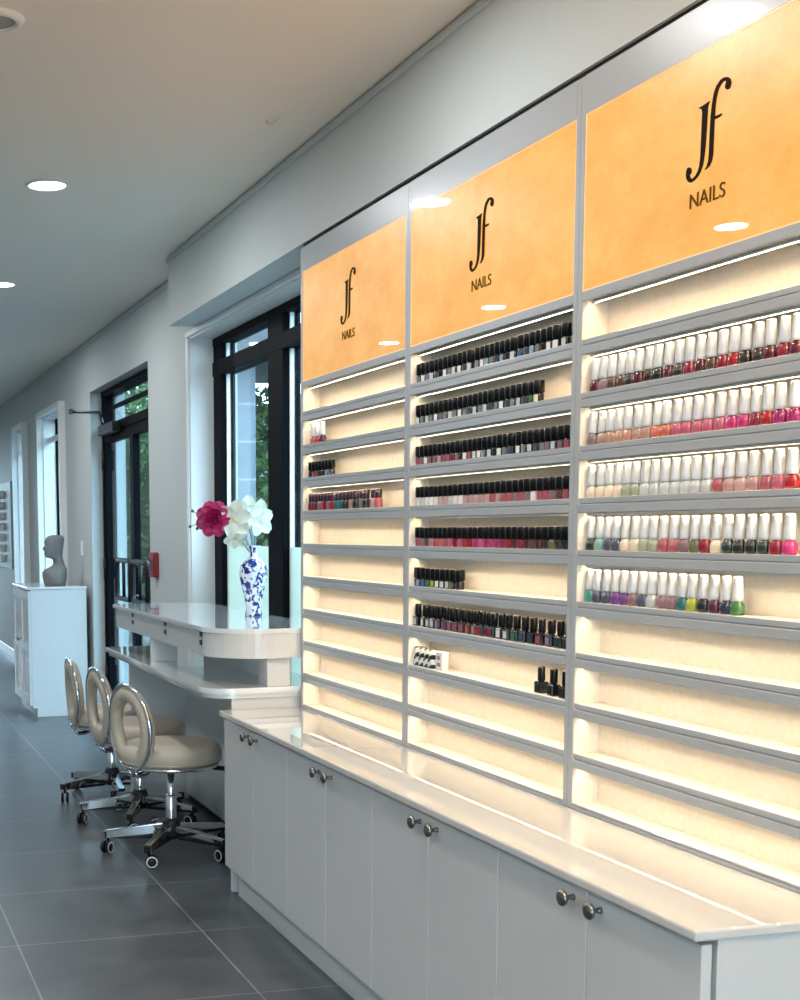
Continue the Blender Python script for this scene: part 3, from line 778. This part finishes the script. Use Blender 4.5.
def f_square_label():
    bm = new(); bx(bm, -.0143, -.0136, -.0105, .0105, .0055, .0255); return bm
def f_slim_body():
    bm = new(); lathe(bm, [(0, 0), (.0135, 0), (.0148, .002), (.0148, .030), (.013, .0335), (.009, .035), (0, .035)], 14); return bm
def f_slim_cap():
    bm = new(); lathe(bm, [(.0125, .0352), (.0132, .037), (.0128, .064), (.011, .066), (0, .066)], 14); return bm
def f_mini_body():
    bm = new(); bx(bm, -.013, .013, -.0145, .0145, 0, .030, bevel=.003, seg=2); return bm
def f_mini_cap():
    bm = new(); lathe(bm, [(.0128, .0302), (.0138, .032), (.0130, .060), (.0115, .062), (0, .062)], 14); return bm
KIND = {  # body fn, body material (None = the colour), cap fn, cap material, label fn
 'white': (f_wide_body, None, f_tall_white_cap, 'cap_white', None),
 'gel': (f_gel_body, 'glass_black', f_gel_cap, 'cap_black', f_gel_label),
 'gelclear': (f_gel_body, None, f_gel_cap, 'cap_black', None),
 'square': (f_square_body, 'glass_black', f_square_cap, 'cap_black', f_square_label),
}
ORD = 'first second third fourth fifth sixth seventh eighth ninth tenth eleventh twelfth thirteenth fourteenth fifteenth sixteenth seventeenth eighteenth nineteenth twentieth'.split()
def ordn(i):
    return ORD[i] if i < 20 else ('twenty-' + ORD[i-20] if i < 29 else 'thirtieth')
SHELF = ['top', 'second', 'third', 'fourth', 'fifth', 'sixth', 'seventh', 'eighth', 'ninth', 'bottom']
def place(o, parent=None):
    C.objects.link(o)
    if parent: o.parent = parent
    return o
PROTO = {}
def bottle(kind, colour, x, y, z, label, group, rz=0.):
    key = (kind, colour)
    if key not in PROTO:
        bf, bmat, cf, cm, lf = KIND[kind]
        pm = 'polish_' + colour
        PROTO[key] = [('bottle_glass', mesh_of((bf.__name__, bmat or pm), bf, bmat or pm)), ('cap', mesh_of((cf.__name__, cm), cf, cm))]
        if lf: PROTO[key].append(('label', mesh_of((lf.__name__, pm), lf, pm)))
    r = thing('polish_bottle', label, 'nail polish bottle', (x, y, z), rz, group)
    for nm, me in PROTO[key]:
        o = bpy.data.objects.new(nm, me); C.objects.link(o); o.parent = r
    return r
def row(u, k, ys, kinds, colours, x=1.862, cap='black-capped', jit=.0012):
    z = ZB[k] + .0006
    for i, yv in enumerate(ys):
        kd = kinds if isinstance(kinds, str) else kinds[i]
        col = colours[i % len(colours)]
        lab = '%s %s polish bottle, %s from left, %s shelf, %s display unit' % (cap, col, ordn(i), SHELF[k], unit_words[u])
        bottle(kd, col, x + random.uniform(-.0015, .0015), yv + random.uniform(-jit, jit), z, lab, 'polish bottles on %s shelf of %s unit' % (SHELF[k], unit_words[u]), random.uniform(-.12, .12))
def lin(a, b, n): return [a + (b-a)*i/(n-1) for i in range(n)]
# right unit, white caps
R_ = 'burgundy,mauve,brown,brown,dark brown,burgundy,dark brown,black,burgundy,dark brown,crimson,burgundy,brown,crimson,red,dark brown,dark brown,burgundy,crimson,burgundy'.split(',')
row(2, 1, lin(3.052, 2.335, 20), 'white', R_, cap='white-capped')
R_ = 'taupe,nude,nude,peach,peach,nude,nude,coral,coral,pink,pink,pink,pink,pink,hot pink,hot pink,crimson,red,magenta,magenta'.split(',')
row(2, 2, lin(3.056, 2.335, 20), 'white', R_, cap='white-capped')
R_ = 'cream,cream,cream,cream,sage,sage,pale grey,pale grey,pale grey,pale grey,pale grey,pale grey,pale grey,rose,blush,pale pink,blush,rose,pink,red'.split(',')
row(2, 3, lin(3.056, 2.335, 20), 'white', R_, cap='white-capped')
R_ = 'dark green,mint,slate,slate,cream,cream,sage,sage,rose,rose,mauve,olive,crimson,cream,dark green,black,black,dark green,crimson,hot pink'.split(',')
row(2, 4, lin(3.056, 2.335, 20), 'white', R_, cap='white-capped')
R_ = 'turquoise,slate,slate,purple,purple,mauve,slate,pale grey,mauve,mauve,teal,lime,black,plum,navy,green'.split(',')
row(2, 5, lin(3.058, 2.487, 16), 'white', R_, cap='white-capped')
# middle unit, black caps
G1 = 'pale grey,grey,white,grey,pale grey,slate,black,white,grey,pale grey,white,slate,pale grey,grey,white,pale blue,grey,slate,pale blue,black,pale grey,blue,slate,pale blue,grey,black,white,white'.split(',')
ys = lin(4.108, 3.724, 13) + lin(3.674, 3.464, 8) + lin(3.420, 3.235, 7) + [3.192, 3.142]
row(1, 0, ys, 'gel', G1, jit=.0006)
row(1, 1, lin(4.108, 3.326, 25), 'gel', 'grey,white,grey,pale grey,grey,white,mauve,grey,pale grey,grey,white,grey,slate,pale grey,grey,pale grey,slate,grey,white,slate,grey,pale grey,slate,green,cream'.split(','), jit=.0006)
ys = lin(4.108, 3.796, 11) + lin(3.746, 3.468, 10) + lin(3.420, 3.140, 10)
row(1, 2, ys, 'gel', 'mauve,rose,mauve,white,rose,mauve,pale pink,rose,mauve,crimson,mauve,white,rose,pale grey,white,grey,pale grey,black,white,grey,slate,white,grey,pale grey,slate,grey,mauve,pale grey'.split(','), jit=.0006)
row(1, 3, lin(4.108, 3.138, 30), 'gelclear', 'pale grey,milky,pale grey,milky,white,milky,pale pink,pale pink,pale grey,milky,white,pale pink,blush,pale pink,blush,pale pink,rose,blush,rose,rose,mauve,rose,mauve,white,rose,rose,mauve,brown,rose,mauve'.split(','), jit=.0005)
row(1, 4, lin(4.108, 3.138, 30), 'gelclear', 'mauve,rose,mauve,brown,nude,rose,coral,rose,pink,crimson,pink,red,crimson,hot pink,pink,magenta,hot pink,magenta,crimson,crimson,burgundy,crimson,burgundy,brown,burgundy,dark brown,olive,dark brown,black,black'.split(','), jit=.0005)
row(1, 5, lin(4.104, 3.785, 10), 'gel', 'pale grey,pale blue,blue,green,lime,white,pale grey,pale grey,olive,black'.split(','), jit=.0006)
row(1, 6, [4.116, 4.078, 4.022, 3.982, 3.950, 3.914, 3.868, 3.828, 3.788, 3.748, 3.708, 3.670, 3.630, 3.592, 3.556, 3.514, 3.470, 3.424, 3.380, 3.334, 3.286, 3.240, 3.194, 3.150],
    'square', 'black,pale grey,white,milky,pale grey,lilac,rose,pink,rose,rose,coral,coral,red,crimson,crimson,white,white,green,slate,navy,rose,lilac,dark green,black'.split(','), jit=.0004)
row(1, 7, [3.290, 3.222, 3.164], 'square', ['black', 'black', 'black'], cap='black square')
# small leafy-patterned bottles at the left of the eighth shelf
bm = new()
for i, yv in enumerate((4.108, 4.072, 4.036, 4.000, 3.966)):
    r = thing('polish_bottle', 'white bottle with dark leaf print, %s of five, middle unit' % ORD[i], 'nail polish bottle', (1.862, yv, ZB[7]+.0006), 0, 'leaf-printed bottles on the eighth shelf')
    for nm, me in (('bottle_glass', mesh_of(('leaf_body', 0), f_mini_body, 'leafy')), ('cap', mesh_of(('leaf_cap', 0), f_mini_cap, 'leafy'))):
        o = bpy.data.objects.new(nm, me); C.objects.link(o); o.parent = r
bm.free()
bm = new(); bx(bm, -.012, .012, -.022, .022, 0, .058, bevel=.001)
t = thing('small_carton', 'small white carton beside the leaf-printed bottles, middle unit', 'box', (1.866, 3.908, ZB[7]+.0006))
obj('carton_body', bm, 'white_plastic', t)
bm = new(); bx(bm, -.0128, -.0121, -.013, .013, .012, .024); bx(bm, -.0128, -.0121, -.010, .012, .033, .045); obj('label', bm, 'polish_pale pink', t)
# left unit
row(0, 1, [5.068, 5.020, 4.965], 'white', ['coral', 'red', 'plum'], cap='white-capped')
row(0, 2, lin(5.085, 4.872, 7), 'gel', ['black', 'rose', 'rose', 'black', 'black', 'pale blue', 'grey'])
KIND['slim'] = (f_slim_body, None, f_slim_cap, 'cap_tint', None)
M['cap_tint'] = mat('dark_wine_cap', (.035, .008, .022), rough=.14, coat=.6)
row(0, 3, lin(5.090, 4.855, 8) + lin(4.80, 4.62, 6) + [4.56, 4.525] + [4.455, 4.415], 'slim', 'burgundy,crimson,burgundy,mauve,rose,crimson,mauve,crimson,teal,teal,dark green,black,nude,black,taupe,black,pale pink,rose'.split(','), cap='wine-capped')

# ------------------------------------------------------------------ outside
bm = new(); bx(bm, XO, 40, -30, 90, -.16, -.06); bx(bm, -40, XL-.2, -30, 90, -.16, -.06); bx(bm, XL-.2, XO, -30, YB-.2, -.16, -.06); bx(bm, XL-.2, XO, YE+.2, 90, -.16, -.06)
struct('ground', bm, 'ground', 'pale paving outside the windows', 'ground')
bm = new(); bx(bm, 3.55, 4.45, 13.9, 14.5, -.06, 3.3); struct('exterior_pillar', bm, 'block', 'pale grey block pier seen through the large window', 'pillar')
bm = new(); bx(bm, 3.4, 7.6, 13.5, 16.5, 3.3, 3.6); struct('exterior_canopy', bm, 'dark_eave', 'dark canopy over the block pier outside', 'canopy')
bm = new(); bx(bm, 9.5, 10, 0, 60, -.06, 4.2); struct('exterior_wall', bm, 'render', 'pale rendered building across the lane', 'wall')
def tree(x, y, h, r, label, n=4500):
    t = thing('street_tree', label, 'tree', (x, y, -.06), group='trees outside the windows')
    bm = new(); tube(bm, [(0, 0, 0), (.05, .03, h*.35), (-.03, 0, h*.6), (.02, .05, h*.85)], .08, 8, radii=[.10, .08, .06, .02]); obj('trunk', bm, 'bark', t)
    bm = new()
    for i in range(n):
        while True:
            p = Vector((random.uniform(-1, 1), random.uniform(-1, 1), random.uniform(-1, 1)))
            if .3 < p.length and math.hypot(p.x, p.y) < 1 - .35*max(0, p.z)**2: break
        c = Vector((p.x*r, p.y*r, h*.56 + p.z*h*.44)); s = random.uniform(.05, .10)
        q = Matrix.Rotation(random.uniform(0, 6.28), 3, Vector((random.random()-.5, random.random()-.5, random.random()-.5)).normalized())
        bm.faces.new([bm.verts.new(c + q @ Vector(v)) for v in ((-s, 0, 0), (0, -s*.45, s*.1), (s, 0, 0), (0, s*.45, s*.1))])
    obj('foliage', bm, 'leaf', t)
tree(5.0, 15.6, 3.2, .70, 'leafy green tree beside the block pier outside')
tree(4.0, 17.9, 3.6, .7, 'leafy tree seen through the right glazed door')
tree(4.9, 21.5, 4.0, 1.1, 'taller tree farther along the lane outside')

# ------------------------------------------------------------------ light and view
wd = bpy.data.worlds.new('sky'); bpy.context.scene.world = wd; wd.use_nodes = True
bg = wd.node_tree.nodes['Background']; bg.inputs[0].default_value = (.54, .81, 1.0, 1); bg.inputs[1].default_value = 10.0
sc = bpy.context.scene
sc.view_settings.view_transform = 'Standard'; sc.view_settings.look = 'None'; sc.view_settings.gamma = 1; sc.view_settings.use_curve_mapping = False
sc.view_settings.exposure = 0.12
sc.cycles.use_denoising = True
sc.cycles.max_bounces = 10; sc.cycles.diffuse_bounces = 5; sc.cycles.glossy_bounces = 4; sc.cycles.transparent_max_bounces = 12
sc.cycles.sample_clamp_indirect = 6
bpy.context.view_layer.update()
